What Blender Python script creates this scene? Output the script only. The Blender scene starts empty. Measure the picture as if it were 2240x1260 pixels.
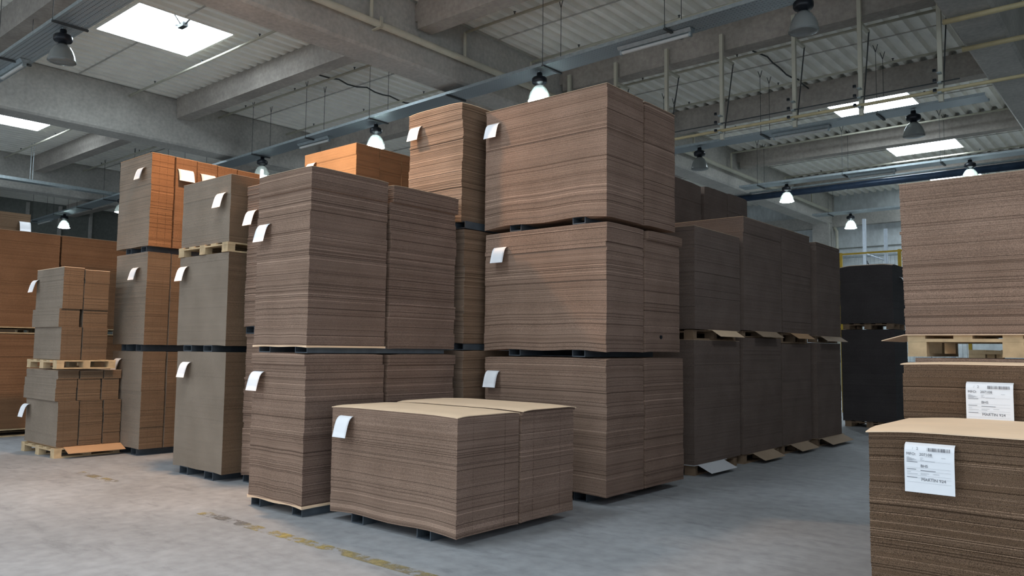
import bpy, math, random
import numpy as np
from mathutils import Matrix, Vector

# ------------------------------------------------------------------ camera, world, light, exposure
SC = bpy.context.scene
COL = SC.collection
F_PX, PITCH, ROLL, YAW = 1716.8, math.radians(4.4296), -0.01132, math.radians(40.3209)
fw = Vector((-math.sin(YAW) * math.cos(PITCH), math.cos(YAW) * math.cos(PITCH), math.sin(PITCH)))
rt0 = Vector((math.cos(YAW), math.sin(YAW), 0.0))
up0 = rt0.cross(fw)
rt = rt0 * math.cos(ROLL) - up0 * math.sin(ROLL)
up = up0 * math.cos(ROLL) + rt0 * math.sin(ROLL)
cam_d = bpy.data.cameras.new('camera')
cam = bpy.data.objects.new('camera', cam_d)
COL.objects.link(cam)
M = Matrix((rt, up, -fw)).transposed().to_4x4()
M.translation = Vector((0, 0, 1.6))
cam.matrix_world = M
cam_d.sensor_fit = 'HORIZONTAL'
cam_d.sensor_width = 36.0
cam_d.lens = F_PX / 2240.0 * 36.0
cam_d.clip_end = 200
SC.camera = cam

SC.view_settings.view_transform = 'Standard'
SC.view_settings.look = 'None'
SC.view_settings.gamma = 1.0
SC.view_settings.use_curve_mapping = False
SC.view_settings.exposure = 1.0

world = bpy.data.worlds.new('daylight')
SC.world = world
world.use_nodes = True
world.node_tree.nodes['Background'].inputs[0].default_value = (0.74, 0.86, 1.0, 1)
world.node_tree.nodes['Background'].inputs[1].default_value = 0.80
SKYLIGHT = 9.0          # glow of the skylight domes, the added unseen ones too
LAMP_W = 110.0          # cool high-bay lamps
WARM_W = 540.0          # the warm high-bay lamp between the towers

rnd = random.Random(11)

# ------------------------------------------------------------------ mesh helpers
class MB:
    def __init__(s):
        s.v, s.f = [], []
    def box(s, x0, x1, y0, y1, z0, z1):
        b = len(s.v)
        s.v += [(x0, y0, z0), (x1, y0, z0), (x1, y1, z0), (x0, y1, z0), (x0, y0, z1), (x1, y0, z1), (x1, y1, z1), (x0, y1, z1)]
        for q in ((3, 2, 1, 0), (4, 5, 6, 7), (0, 1, 5, 4), (1, 2, 6, 5), (2, 3, 7, 6), (3, 0, 4, 7)):
            s.f.append(tuple(b + i for i in q))
        return s
    def prism(s, poly, axis, a0, a1):
        """poly of 2-D points, extruded along axis 0/1/2 from a0 to a1"""
        b, n = len(s.v), len(poly)
        for a in (a0, a1):
            for p, q in poly:
                s.v.append((a, p, q) if axis == 0 else (p, a, q) if axis == 1 else (p, q, a))
        s.f.append(tuple(b + i for i in range(n)))
        s.f.append(tuple(b + n + i for i in reversed(range(n))))
        for i in range(n):
            j = (i + 1) % n
            s.f.append((b + i, b + n + i, b + n + j, b + j))
        return s
    def tube(s, pts, r, n=8, cap=True):
        pts = [Vector(p) for p in pts]
        b = len(s.v)
        for k, p in enumerate(pts):
            d = (pts[min(k + 1, len(pts) - 1)] - pts[max(k - 1, 0)]).normalized()
            a = Vector((0, 0, 1)) if abs(d.z) < .9 else Vector((1, 0, 0))
            u = d.cross(a).normalized(); w = d.cross(u)
            for i in range(n):
                t = 2 * math.pi * i / n
                s.v.append(tuple(p + u * (r * math.cos(t)) + w * (r * math.sin(t))))
        for k in range(len(pts) - 1):
            for i in range(n):
                j = (i + 1) % n
                s.f.append((b + k * n + i, b + k * n + j, b + (k + 1) * n + j, b + (k + 1) * n + i))
        if cap:
            s.f.append(tuple(b + i for i in reversed(range(n))))
            e = b + (len(pts) - 1) * n
            s.f.append(tuple(e + i for i in range(n)))
        return s
    def lathe(s, prof, c, n=28, flute=0.0):
        """profile [(r, z)] around the vertical through c"""
        b = len(s.v)
        for r, z in prof:
            for i in range(n):
                t = 2 * math.pi * i / n
                rr = r * (1 + (flute if i % 2 else -flute)) if r > .05 else r
                s.v.append((c[0] + rr * math.cos(t), c[1] + rr * math.sin(t), c[2] + z))
        for k in range(len(prof) - 1):
            for i in range(n):
                j = (i + 1) % n
                s.f.append((b + k * n + i, b + k * n + j, b + (k + 1) * n + j, b + (k + 1) * n + i))
        if prof[0][0] > 0.001:
            s.f.append(tuple(b + i for i in reversed(range(n))))
        e = b + (len(prof) - 1) * n
        if prof[-1][0] > 0.001:
            s.f.append(tuple(e + i for i in range(n)))
        return s
    def hollow(s, x0, x1, y0, y1, z0, z1, t):
        """square tube running along y"""
        s.box(x0, x1, y0, y1, z0, z0 + t); s.box(x0, x1, y0, y1, z1 - t, z1)
        s.box(x0, x0 + t, y0, y1, z0 + t, z1 - t); s.box(x1 - t, x1, y0, y1, z0 + t, z1 - t)
        return s
    def build(s, name, m, parent=None, smooth=False):
        off = parent.location if parent is not None else Vector((0, 0, 0))
        if parent is not None and parent.parent is not None:
            off = parent.location + parent.parent.location
        me = bpy.data.meshes.new(name)
        me.from_pydata([(a - off.x, b - off.y, c - off.z) for a, b, c in s.v], [], s.f)
        if m: me.materials.append(m)
        if smooth:
            me.polygons.foreach_set('use_smooth', [True] * len(me.polygons))
        me.update()
        o = bpy.data.objects.new(name, me)
        COL.objects.link(o)
        if parent is not None: o.parent = parent
        return o

def tag(o, label, cat, group=None, kind=None):
    if label: o['label'] = label
    if cat: o['category'] = cat
    if group: o['group'] = group
    if kind: o['kind'] = kind
    return o

def thing(name, label, cat, loc, group=None):
    o = bpy.data.objects.new(name, None)
    o.empty_display_size = .2
    COL.objects.link(o)
    o.location = loc
    return tag(o, label, cat, group)

def copy_thing(o, loc, label=None):
    c = o.copy(); COL.objects.link(c); c.location = loc
    if label: c['label'] = label
    for ch in list(o.children):
        d = ch.copy(); COL.objects.link(d); d.parent = c
        for g in list(ch.children):
            e = g.copy(); COL.objects.link(e); e.parent = d
    return c

def struct(name, mb, m):
    o = mb.build(name, m); o['kind'] = 'structure'; return o

# ------------------------------------------------------------------ materials
def new_mat(name):
    m = bpy.data.materials.new(name); m.use_nodes = True
    nt = m.node_tree
    return m, nt, nt.nodes, nt.links, nt.nodes['Principled BSDF']

def node(N, t, **k):
    n = N.new(t)
    for a, b in k.items():
        setattr(n, a, b)
    return n

def ramp(N, stops):
    r = N.new('ShaderNodeValToRGB')
    while len(r.color_ramp.elements) < len(stops): r.color_ramp.elements.new(.5)
    for e, (p, c) in zip(r.color_ramp.elements, stops):
        e.position = p; e.color = (*c, 1)
    return r

def simple(name, c, rough=.6, metal=0.0, var=.12, scale=6.0, spec=.3):
    m, nt, N, L, b = new_mat(name)
    tc = node(N, 'ShaderNodeTexCoord')
    no = node(N, 'ShaderNodeTexNoise'); no.inputs['Scale'].default_value = scale; no.inputs['Detail'].default_value = 5
    L.new(tc.outputs['Object'], no.inputs['Vector'])
    r = ramp(N, [(.25, tuple(x * (1 - var) for x in c)), (.75, tuple(min(1, x * (1 + var)) for x in c))])
    L.new(no.outputs['Fac'], r.inputs['Fac']); L.new(r.outputs['Color'], b.inputs['Base Color'])
    b.inputs['Roughness'].default_value = rough; b.inputs['Metallic'].default_value = metal
    b.inputs['Specular IOR Level'].default_value = spec
    return m

def emit(name, c, s):
    m, nt, N, L, b = new_mat(name)
    b.inputs['Base Color'].default_value = (.8, .8, .8, 1)
    b.inputs['Emission Color'].default_value = (*c, 1); b.inputs['Emission Strength'].default_value = s
    return m

def card(name, dark, light, side_gain=(.74, .74, .78), speck=.35, front=.75, fine=150, side=1.0):
    """stack of sheets: every sheet carries its own tone; flute ends show on the x faces"""
    m, nt, N, L, b = new_mat(name)
    at = node(N, 'ShaderNodeAttribute'); at.attribute_name = 'tone'
    r = ramp(N, [(0.0, tuple(x * .56 for x in dark)), (.14, dark), (.86, light), (1.0, tuple(min(1, x * 1.55) for x in light))])
    tc = node(N, 'ShaderNodeTexCoord')
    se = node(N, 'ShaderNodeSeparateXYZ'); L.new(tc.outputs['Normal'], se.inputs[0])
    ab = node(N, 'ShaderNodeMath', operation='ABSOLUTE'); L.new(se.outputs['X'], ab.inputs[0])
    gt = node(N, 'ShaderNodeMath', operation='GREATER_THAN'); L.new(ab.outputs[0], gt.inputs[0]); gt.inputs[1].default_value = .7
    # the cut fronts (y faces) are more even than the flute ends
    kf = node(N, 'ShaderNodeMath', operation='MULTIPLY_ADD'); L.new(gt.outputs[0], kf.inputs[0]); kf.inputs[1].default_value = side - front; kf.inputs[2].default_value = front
    tm = node(N, 'ShaderNodeMath', operation='SUBTRACT'); L.new(at.outputs['Fac'], tm.inputs[0]); tm.inputs[1].default_value = .5
    tk = node(N, 'ShaderNodeMath', operation='MULTIPLY_ADD'); L.new(tm.outputs[0], tk.inputs[0]); L.new(kf.outputs[0], tk.inputs[1]); tk.inputs[2].default_value = .5
    L.new(tk.outputs[0], r.inputs['Fac'])
    mp = node(N, 'ShaderNodeMapping'); mp.inputs['Scale'].default_value = (1, 1, 1.6)
    L.new(tc.outputs['Object'], mp.inputs['Vector'])
    n1 = node(N, 'ShaderNodeTexNoise'); n1.inputs['Scale'].default_value = fine; n1.inputs['Detail'].default_value = 2
    L.new(mp.outputs['Vector'], n1.inputs['Vector'])
    n2 = node(N, 'ShaderNodeTexNoise'); n2.inputs['Scale'].default_value = 2.2; n2.inputs['Detail'].default_value = 3
    L.new(tc.outputs['Object'], n2.inputs['Vector'])
    r1 = ramp(N, [(.35, (1 - speck,) * 3), (.65, (1 + speck * .5,) * 3)]); L.new(n1.outputs['Fac'], r1.inputs['Fac'])
    r2 = ramp(N, [(.3, (.88, .87, .86)), (.7, (1.08, 1.08, 1.08))]); L.new(n2.outputs['Fac'], r2.inputs['Fac'])
    m1 = node(N, 'ShaderNodeMix', data_type='RGBA', blend_type='MULTIPLY'); m1.inputs[0].default_value = 1
    L.new(r.outputs['Color'], m1.inputs[6]); L.new(r1.outputs['Color'], m1.inputs[7])
    m2 = node(N, 'ShaderNodeMix', data_type='RGBA', blend_type='MULTIPLY'); m2.inputs[0].default_value = 1
    L.new(m1.outputs[2], m2.inputs[6]); L.new(r2.outputs['Color'], m2.inputs[7])
    m3 = node(N, 'ShaderNodeMix', data_type='RGBA', blend_type='MULTIPLY'); m3.inputs[7].default_value = (*side_gain, 1)  # x-face tint: flute tone, plus painted lamplight on the warm-lit boards
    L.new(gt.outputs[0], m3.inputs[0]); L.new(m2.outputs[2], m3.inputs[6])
    L.new(m3.outputs[2], b.inputs['Base Color'])
    b.inputs['Roughness'].default_value = .9; b.inputs['Specular IOR Level'].default_value = .1
    return m

MAT = {}
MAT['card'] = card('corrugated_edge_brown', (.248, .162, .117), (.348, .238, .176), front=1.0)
MAT['card_pale'] = card('corrugated_edge_pale', (.29, .205, .145), (.37, .27, .20), (.70, .62, .55), .2, 1.0)
MAT['card_fine'] = card('corrugated_edge_greyish', (.240, .192, .146), (.288, .232, .18), (.66, .54, .44), .25, .08, side=.8)
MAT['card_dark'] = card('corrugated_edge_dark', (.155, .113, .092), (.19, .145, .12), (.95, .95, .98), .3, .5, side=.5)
MAT['card_black'] = card('corrugated_edge_very_dark', (.060, .052, .052), (.082, .072, .07), (1.1, 1.2, 1.25), .3, .4, side=.4)
MAT['card_near'] = card('corrugated_edge_near', (.140, .085, .050), (.205, .132, .086), speck=.7, front=1.0, fine=300)
MAT['card_red'] = card('corrugated_edge_reddish', (.19, .10, .052), (.27, .145, .078), (1, 1, 1), .3, .6, side=.6)  # board brown with the warm lamp's light painted into it
MAT['card_redside'] = card('corrugated_edge_grey_with_red_flutes', (.240, .192, .146), (.288, .232, .18), (.92, .58, .37), .25, .08)  # the redder x faces are warm lamplight put into the colour
MAT['card_orange'] = card('corrugated_edge_orange', (.42, .25, .13), (.48, .29, .155), (.62, .50, .46), .15, .3, side=.5)  # orange of the lamplit front is put into the board colour
MAT['liner'] = simple('kraft_liner', (.88, .64, .43), .75, var=.06, scale=3)
MAT['liner_dull'] = simple('kraft_liner_dull', (.40, .29, .20), .8, var=.08, scale=3)
MAT['liner_orange'] = simple('kraft_liner_orange', (.55, .33, .18), .8, var=.08, scale=3)
MAT['liner_white'] = simple('white_liner', (.62, .62, .64), .7, var=.04, scale=3)
MAT['wood'] = simple('pallet_wood', (.52, .38, .22), .8, var=.25, scale=9)
MAT['wood_dull'] = simple('pallet_wood_dull', (.24, .16, .10), .85, var=.25, scale=9)
MAT['skid'] = simple('skid_grey', (.085, .10, .115), .5, .3, var=.2, scale=8)
MAT['paper'] = simple('white_paper', (.90, .90, .91), .6, var=.02, scale=10)
MAT['ink'] = simple('printed_ink', (.16, .16, .18), .6, var=.05)
MAT['ink_grey'] = simple('printed_ink_grey', (.42, .43, .45), .6, var=.05)
MAT['galv'] = simple('galvanised_steel', (.36, .41, .42), .42, .55, var=.15, scale=14)
MAT['pipe'] = simple('cream_pipe_paint', (.52, .50, .40), .45, 0, var=.08, scale=5)
MAT['pipe_yellow'] = simple('yellowish_rail', (.50, .42, .24), .45, 0, var=.1, scale=5)
MAT['black'] = simple('black_housing', (.012, .014, .018), .35, 0, var=.2)
MAT['wire'] = simple('dark_wire', (.06, .065, .065), .6, .2, var=.1)
MAT['dark_pipe'] = simple('dark_blue_pipe', (.03, .05, .085), .35, .2, var=.2)
MAT['tube'] = simple('tube_diffuser', (.55, .55, .52), .35, 0, var=.03)
MAT['yellow'] = simple('yellow_paint', (.58, .38, .04), .5, 0, var=.12)
MAT['rack'] = simple('rack_steel', (.45, .50, .55), .4, .3, var=.1, scale=12)
MAT['lit'] = emit('lit_lamp_glass', (.80, .93, 1.0), 50)
MAT['glow'] = emit('faintly_lit_lamp_glass', (.85, .95, 1.0), 7)
MAT['warm'] = emit('warm_lamp_glass', (1.0, .62, .32), 18)
MAT['sky'] = emit('daylit_skylight_dome', (.78, .90, 1.0), SKYLIGHT)

def concrete(name, c, scale=1.3, rough=.8, streak=(1, 1, 1), var=.22, scuff=False):
    m, nt, N, L, b = new_mat(name)
    tc = node(N, 'ShaderNodeTexCoord'); mp = node(N, 'ShaderNodeMapping'); mp.inputs['Scale'].default_value = streak
    L.new(tc.outputs['Object'], mp.inputs['Vector'])
    n1 = node(N, 'ShaderNodeTexNoise'); n1.inputs['Scale'].default_value = scale; n1.inputs['Detail'].default_value = 8; n1.inputs['Roughness'].default_value = .62
    n2 = node(N, 'ShaderNodeTexNoise'); n2.inputs['Scale'].default_value = scale * 14; n2.inputs['Detail'].default_value = 4
    for n in (n1, n2): L.new(mp.outputs['Vector'], n.inputs['Vector'])
    r1 = ramp(N, [(.32, tuple(x * (1 - var) for x in c)), (.68, tuple(x * (1 + var) for x in c))]); L.new(n1.outputs['Fac'], r1.inputs['Fac'])
    r2 = ramp(N, [(.3, (.86,) * 3), (.7, (1.1,) * 3)]); L.new(n2.outputs['Fac'], r2.inputs['Fac'])
    mx = node(N, 'ShaderNodeMix', data_type='RGBA', blend_type='MULTIPLY'); mx.inputs[0].default_value = 1
    L.new(r1.outputs['Color'], mx.inputs[6]); L.new(r2.outputs['Color'], mx.inputs[7])
    if scuff:
        n3 = node(N, 'ShaderNodeTexNoise'); n3.inputs['Scale'].default_value = 3.2; n3.inputs['Detail'].default_value = 9; n3.inputs['Roughness'].default_value = .7
        mp3 = node(N, 'ShaderNodeMapping'); mp3.inputs['Scale'].default_value = (.45, 1.5, 1); mp3.inputs['Rotation'].default_value = (0, 0, .25)
        L.new(tc.outputs['Object'], mp3.inputs['Vector']); L.new(mp3.outputs['Vector'], n3.inputs['Vector'])
        r3 = ramp(N, [(.33, (.80, .80, .80)), (.45, (1.0, 1.0, 1.0)), (.66, (1.06, 1.06, 1.06))]); L.new(n3.outputs['Fac'], r3.inputs['Fac'])
        mx3 = node(N, 'ShaderNodeMix', data_type='RGBA', blend_type='MULTIPLY'); mx3.inputs[0].default_value = 1
        L.new(mx.outputs[2], mx3.inputs[6]); L.new(r3.outputs['Color'], mx3.inputs[7])
        mx = mx3
    L.new(mx.outputs[2], b.inputs['Base Color'])
    rr = ramp(N, [(.3, (rough - .1,) * 3), (.7, (min(1, rough + .1),) * 3)]); L.new(n1.outputs['Fac'], rr.inputs['Fac'])
    L.new(rr.outputs['Color'], b.inputs['Roughness'])
    bp = node(N, 'ShaderNodeBump'); bp.inputs['Strength'].default_value = .12; bp.inputs['Distance'].default_value = .02
    L.new(n2.outputs['Fac'], bp.inputs['Height']); L.new(bp.outputs['Normal'], b.inputs['Normal'])
    b.inputs['Specular IOR Level'].default_value = .35
    return m
MAT['floor'] = concrete('floor_concrete', (.318, .324, .332), .55, .62, (1, 1, 1), .13, True)
MAT['beam'] = concrete('beam_concrete', (.46, .445, .405), .9, .85, (1, 1, 1), .18)
MAT['beam2'] = concrete('secondary_beam_concrete', (.36, .325, .285), .9, .85, (1, 1, 1), .2)
MAT['wall'] = concrete('wall_concrete', (.60, .64, .64), .5, .8, (1, 1, .5), .12)
MAT['wall_dark'] = concrete('wall_dark_concrete', (.20, .21, .19), .5, .85, (1, 1, 1), .15)
MAT['deck'] = simple('painted_deck', (.92, .90, .82), .5, 0, var=.08, scale=2.5)

def perforated(name):
    m, nt, N, L, b = new_mat(name)
    b.inputs['Base Color'].default_value = (.36, .41, .43, 1); b.inputs['Metallic'].default_value = .5; b.inputs['Roughness'].default_value = .4
    tc = node(N, 'ShaderNodeTexCoord'); se = node(N, 'ShaderNodeSeparateXYZ'); L.new(tc.outputs['Object'], se.inputs[0])
    outs = []
    for ax, per, duty in (('X', .06, .45), ('Y', .07, .2)):
        d = node(N, 'ShaderNodeMath', operation='DIVIDE'); L.new(se.outputs[ax], d.inputs[0]); d.inputs[1].default_value = per
        fr = node(N, 'ShaderNodeMath', operation='FRACT'); L.new(d.outputs[0], fr.inputs[0])
        lt = node(N, 'ShaderNodeMath', operation='LESS_THAN'); L.new(fr.outputs[0], lt.inputs[0]); lt.inputs[1].default_value = duty
        outs.append(lt)
    mu = node(N, 'ShaderNodeMath', operation='MULTIPLY'); L.new(outs[0].outputs[0], mu.inputs[0]); L.new(outs[1].outputs[0], mu.inputs[1])
    inv = node(N, 'ShaderNodeMath', operation='SUBTRACT'); inv.inputs[0].default_value = 1; L.new(mu.outputs[0], inv.inputs[1])
    L.new(inv.outputs[0], b.inputs['Alpha'])
    return m
MAT['perf'] = perforated('perforated_galvanised_tray')

def worn_paint(name):
    m, nt, N, L, b = new_mat(name)
    tc = node(N, 'ShaderNodeTexCoord')
    n1 = node(N, 'ShaderNodeTexNoise'); n1.inputs['Scale'].default_value = 4.5; n1.inputs['Detail'].default_value = 8; n1.inputs['Roughness'].default_value = .75
    n2 = node(N, 'ShaderNodeTexNoise'); n2.inputs['Scale'].default_value = 1.1; n2.inputs['Detail'].default_value = 2
    for n in (n1, n2): L.new(tc.outputs['Object'], n.inputs['Vector'])
    r = ramp(N, [(.42, (.20, .19, .18)), (.56, (.46, .36, .12))]); L.new(n2.outputs['Fac'], r.inputs['Fac'])
    L.new(r.outputs['Color'], b.inputs['Base Color'])
    a = ramp(N, [(.46, (0, 0, 0)), (.60, (.85, .85, .85))]); L.new(n1.outputs['Fac'], a.inputs['Fac'])
    L.new(a.outputs['Color'], b.inputs['Alpha']); b.inputs['Roughness'].default_value = .7
    return m
MAT['line'] = worn_paint('worn_yellow_paint')

def ribbed_glass(name):
    m, nt, N, L, b = new_mat(name)
    b.inputs['Base Color'].default_value = (.42, .44, .42, 1); b.inputs['Roughness'].default_value = .18
    b.inputs['Transmission Weight'].default_value = .6; b.inputs['IOR'].default_value = 1.35
    return m
MAT['bell'] = ribbed_glass('ribbed_acrylic')

# ------------------------------------------------------------------ structure: floor, girders, beams, roof deck, skylights, walls
Z_ROOF, Z_SEC, Z_GIR = 8.30, 7.75, 7.06
fl = MB().box(-41, 9, -14, 34.5, -.2, 0)
struct('floor', fl, MAT['floor'])

GIR = [(-31.9, -31.2), (-21.4, -20.65), (-11.8, -11.1), (-2.7, -2.0), (6.6, 7.3)]
for i, (a, b) in enumerate(GIR):
    g = MB()
    ch = .05
    g.prism([(a, Z_ROOF), (a, Z_GIR + ch), (a + ch, Z_GIR), (b - ch, Z_GIR), (b, Z_GIR + ch), (b, Z_ROOF)], 1, -14, 34.5)
    struct('trim_%d' % (i + 1), g, MAT['beam'])
n_tr = len(GIR)
BEAM_Y = [-10, -5, 0, 5.0, 10.0, 14.7, 19.45, 24.65, 29.8]
edges = [(-41, -31.9), (-31.2, -21.4), (-20.65, -11.8), (-11.1, -2.7), (-2.0, 6.6)]
for y in BEAM_Y:
    for a, b in edges:
        n_tr += 1
        g = MB().prism([(y, Z_ROOF), (y + .03, Z_SEC), (y + .40, Z_SEC), (y + .43, Z_ROOF)], 0, a + .12, b - .12)
        # seat notch at both ends
        g.box(a, a + .12, y + .06, y + .37, Z_SEC + .18, Z_ROOF - .02); g.box(b - .12, b, y + .06, y + .37, Z_SEC + .18, Z_ROOF - .02)
        struct('trim_%d' % n_tr, g, MAT['beam2'])

# roof deck: deep trapezoid ribs running along y, with openings under the skylights
PITCH_R = .30
SKY = [(-17.05, -15.45, 6.55, 8.65), (-27.2, -25.6, 6.75, 8.85), (-6.9, -5.25, 21.3, 23.1), (-6.9, -5.25, 26.9, 28.5), (-6.95, -5.3, 32.2, 33.6),
       (-17.05, -15.45, 16.5, 18.6), (-17.05, -15.45, -3.6, -1.5), (-6.95, -5.3, 1.4, 3.5), (-6.95, -5.3, -3.6, -1.5), (1.6, 3.2, -3.6, -1.5),  # these and the next row: unseen skylights, added to light stack fronts evenly
       (1.6, 3.2, 6.5, 8.6), (-27.2, -25.6, -3.6, -1.5), (-17.05, -15.45, -8.6, -6.5), (-6.95, -5.3, -8.6, -6.5), (1.6, 3.2, -8.6, -6.5)]
dk = MB()
x = -41.0
PROF = [(0, 0), (.11, 0), (.15, .10), (.26, .10), (.30, 0)]
while x < 9:
    ys = [(-14.0, 34.5)]
    for (sx0, sx1, sy0, sy1) in SKY:
        if x + PITCH_R > sx0 and x < sx1:
            out = []
            for a, b in ys:
                if sy0 >= b or sy1 <= a: out.append((a, b))
                else:
                    if a < sy0: out.append((a, sy0))
                    if sy1 < b: out.append((sy1, b))
            ys = out
    for a, b in ys:
        base = len(dk.v)
        for px, pz in PROF:
            dk.v.append((x + px, a, Z_ROOF + pz)); dk.v.append((x + px, b, Z_ROOF + pz))
        for k in range(len(PROF) - 1):
            dk.f.append((base + 2 * k, base + 2 * k + 1, base + 2 * k + 3, base + 2 * k + 2))
    x += PITCH_R
dko = struct('ceiling', dk, MAT['deck'])
# lap seams and roof insulation above the deck (keeps daylight out of the rib ends)
struct('ceiling_top', MB().box(-41.2, 9.2, -14.2, 34.7, Z_ROOF + 1.0, Z_ROOF + 1.1), MAT['wall_dark'])
for yy in (7.5, 12.4, 17.45, 22.3, 27.4):
    for a, b in edges[1:4]:
        n_tr += 1
        segs = [(a, b)]
        for (sx0, sx1, sy0, sy1) in SKY:
            if sy0 < yy < sy1:
                o2 = []
                for p, q in segs:
                    if sx0 > q or sx1 < p: o2.append((p, q))
                    else:
                        if p < sx0: o2.append((p, sx0 - .06))
                        if sx1 < q: o2.append((sx1 + .06, q))
                segs = o2
        g = MB()
        for p, q in segs: g.box(p, q, yy, yy + .03, Z_ROOF - .015, Z_ROOF + .005)
        struct('trim_%d' % n_tr, g, MAT['beam'])
for i, (x0, x1, y0, y1) in enumerate(SKY):
    x0 = -41 + PITCH_R * math.floor((x0 + 41) / PITCH_R + 1e-6); x1 = -41 + PITCH_R * math.ceil((x1 + 41) / PITCH_R - 1e-6)
    c = MB(); t = .05
    zb, zt = Z_ROOF - .03, Z_ROOF + .42
    c.box(x0, x0 + t, y0, y1, zb, zt); c.box(x1 - t, x1, y0, y1, zb, zt)
    c.box(x0 + t, x1 - t, y0, y0 + t, zb, zt); c.box(x0 + t, x1 - t, y1 - t, y1, zb, zt)
    w = struct('window_%d' % (i + 1), c, MAT['deck'])
    # shallow dome pane
    d = MB(); n = 8
    for a in range(n + 1):
        for b in range(n + 1):
            u, v = a / n, b / n
            d.v.append((x0 + t + (x1 - x0 - 2 * t) * u, y0 + t + (y1 - y0 - 2 * t) * v, Z_ROOF - .02 + .02 * math.sin(math.pi * u) * math.sin(math.pi * v)))
    for a in range(n):
        for b in range(n):
            k = a * (n + 1) + b
            d.f.append((k, k + 1, k + n + 2, k + n + 1))
    d.build('dome_pane', MAT['sky'], w, True)
    if i == 0:      # the opener mechanism seen under the nearest skylight
        mo = MB()
        mo.tube([(x1 - .05, 7.62, Z_ROOF - .02), (x1 - .25, 7.6, Z_ROOF - .10), (x1 - .48, 7.55, Z_ROOF - .05)], .02)
        mo.box(x1 - .42, x1 - .18, 7.55, 7.66, Z_ROOF - .13, Z_ROOF - .04)
        mo.tube([(x1 - .05, 7.3, Z_ROOF - .02), (x1 - .2, 7.5, Z_ROOF - .1)], .012)
        mo.build('opener', MAT['wire'], w)

# walls
wb = MB().box(-41, 9, 34.5, 34.8, 0, Z_ROOF + 1)
struct('wall_back', wb, MAT['wall'])
for zz in (1.2, 2.4, 3.6, 4.8, 6.0):      # panel joints
    n_tr += 1
    struct('trim_%d' % n_tr, MB().box(-20, 5, 34.47, 34.5, zz, zz + .05), MAT['wall_dark'])
n_tr += 1
struct('trim_%d' % n_tr, MB().box(-41, 7, 34.2, 34.5, 6.95, 7.45), MAT['beam'])
struct('wall_left', MB().box(-41.3, -41, -14, 34.5, 0, Z_ROOF + 1), MAT['wall_dark'])
struct('wall_right', MB().box(9, 9.3, 5, 34.5, 0, Z_ROOF + 1), MAT['wall_dark'])
for yy in (8.8, 10.2, 11.6, 13.0, 14.4, 15.8, 17.2):
    n_tr += 1
    struct('trim_%d' % n_tr, MB().box(-41, -40.85, yy, yy + .12, 0, 8.2), MAT['beam'])
n_tr += 1
struct('trim_%d' % n_tr, MB().box(-41, -40.8, 3, 34, 5.2, 5.45), MAT['galv'])
n_tr += 1
struct('trim_%d' % n_tr, MB().box(-11.8, -11.1, 33.8, 34.5, 0, Z_GIR), MAT['beam'])      # column under the girder end
n_tr += 1
struct('trim_%d' % n_tr, MB().box(-2.7, -2.0, 33.8, 34.5, 0, Z_GIR), MAT['beam'])
ln = MB()
ln.box(-10.55, -9.55, 4.05, 4.17, .001, .003); ln.box(-7.2, -3.3, 3.88, 4.0, .001, .003)
tag(ln.build('floor_line', MAT['line']), 'worn yellow painted line along the concrete floor in front of the stacks', 'floor marking')

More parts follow.
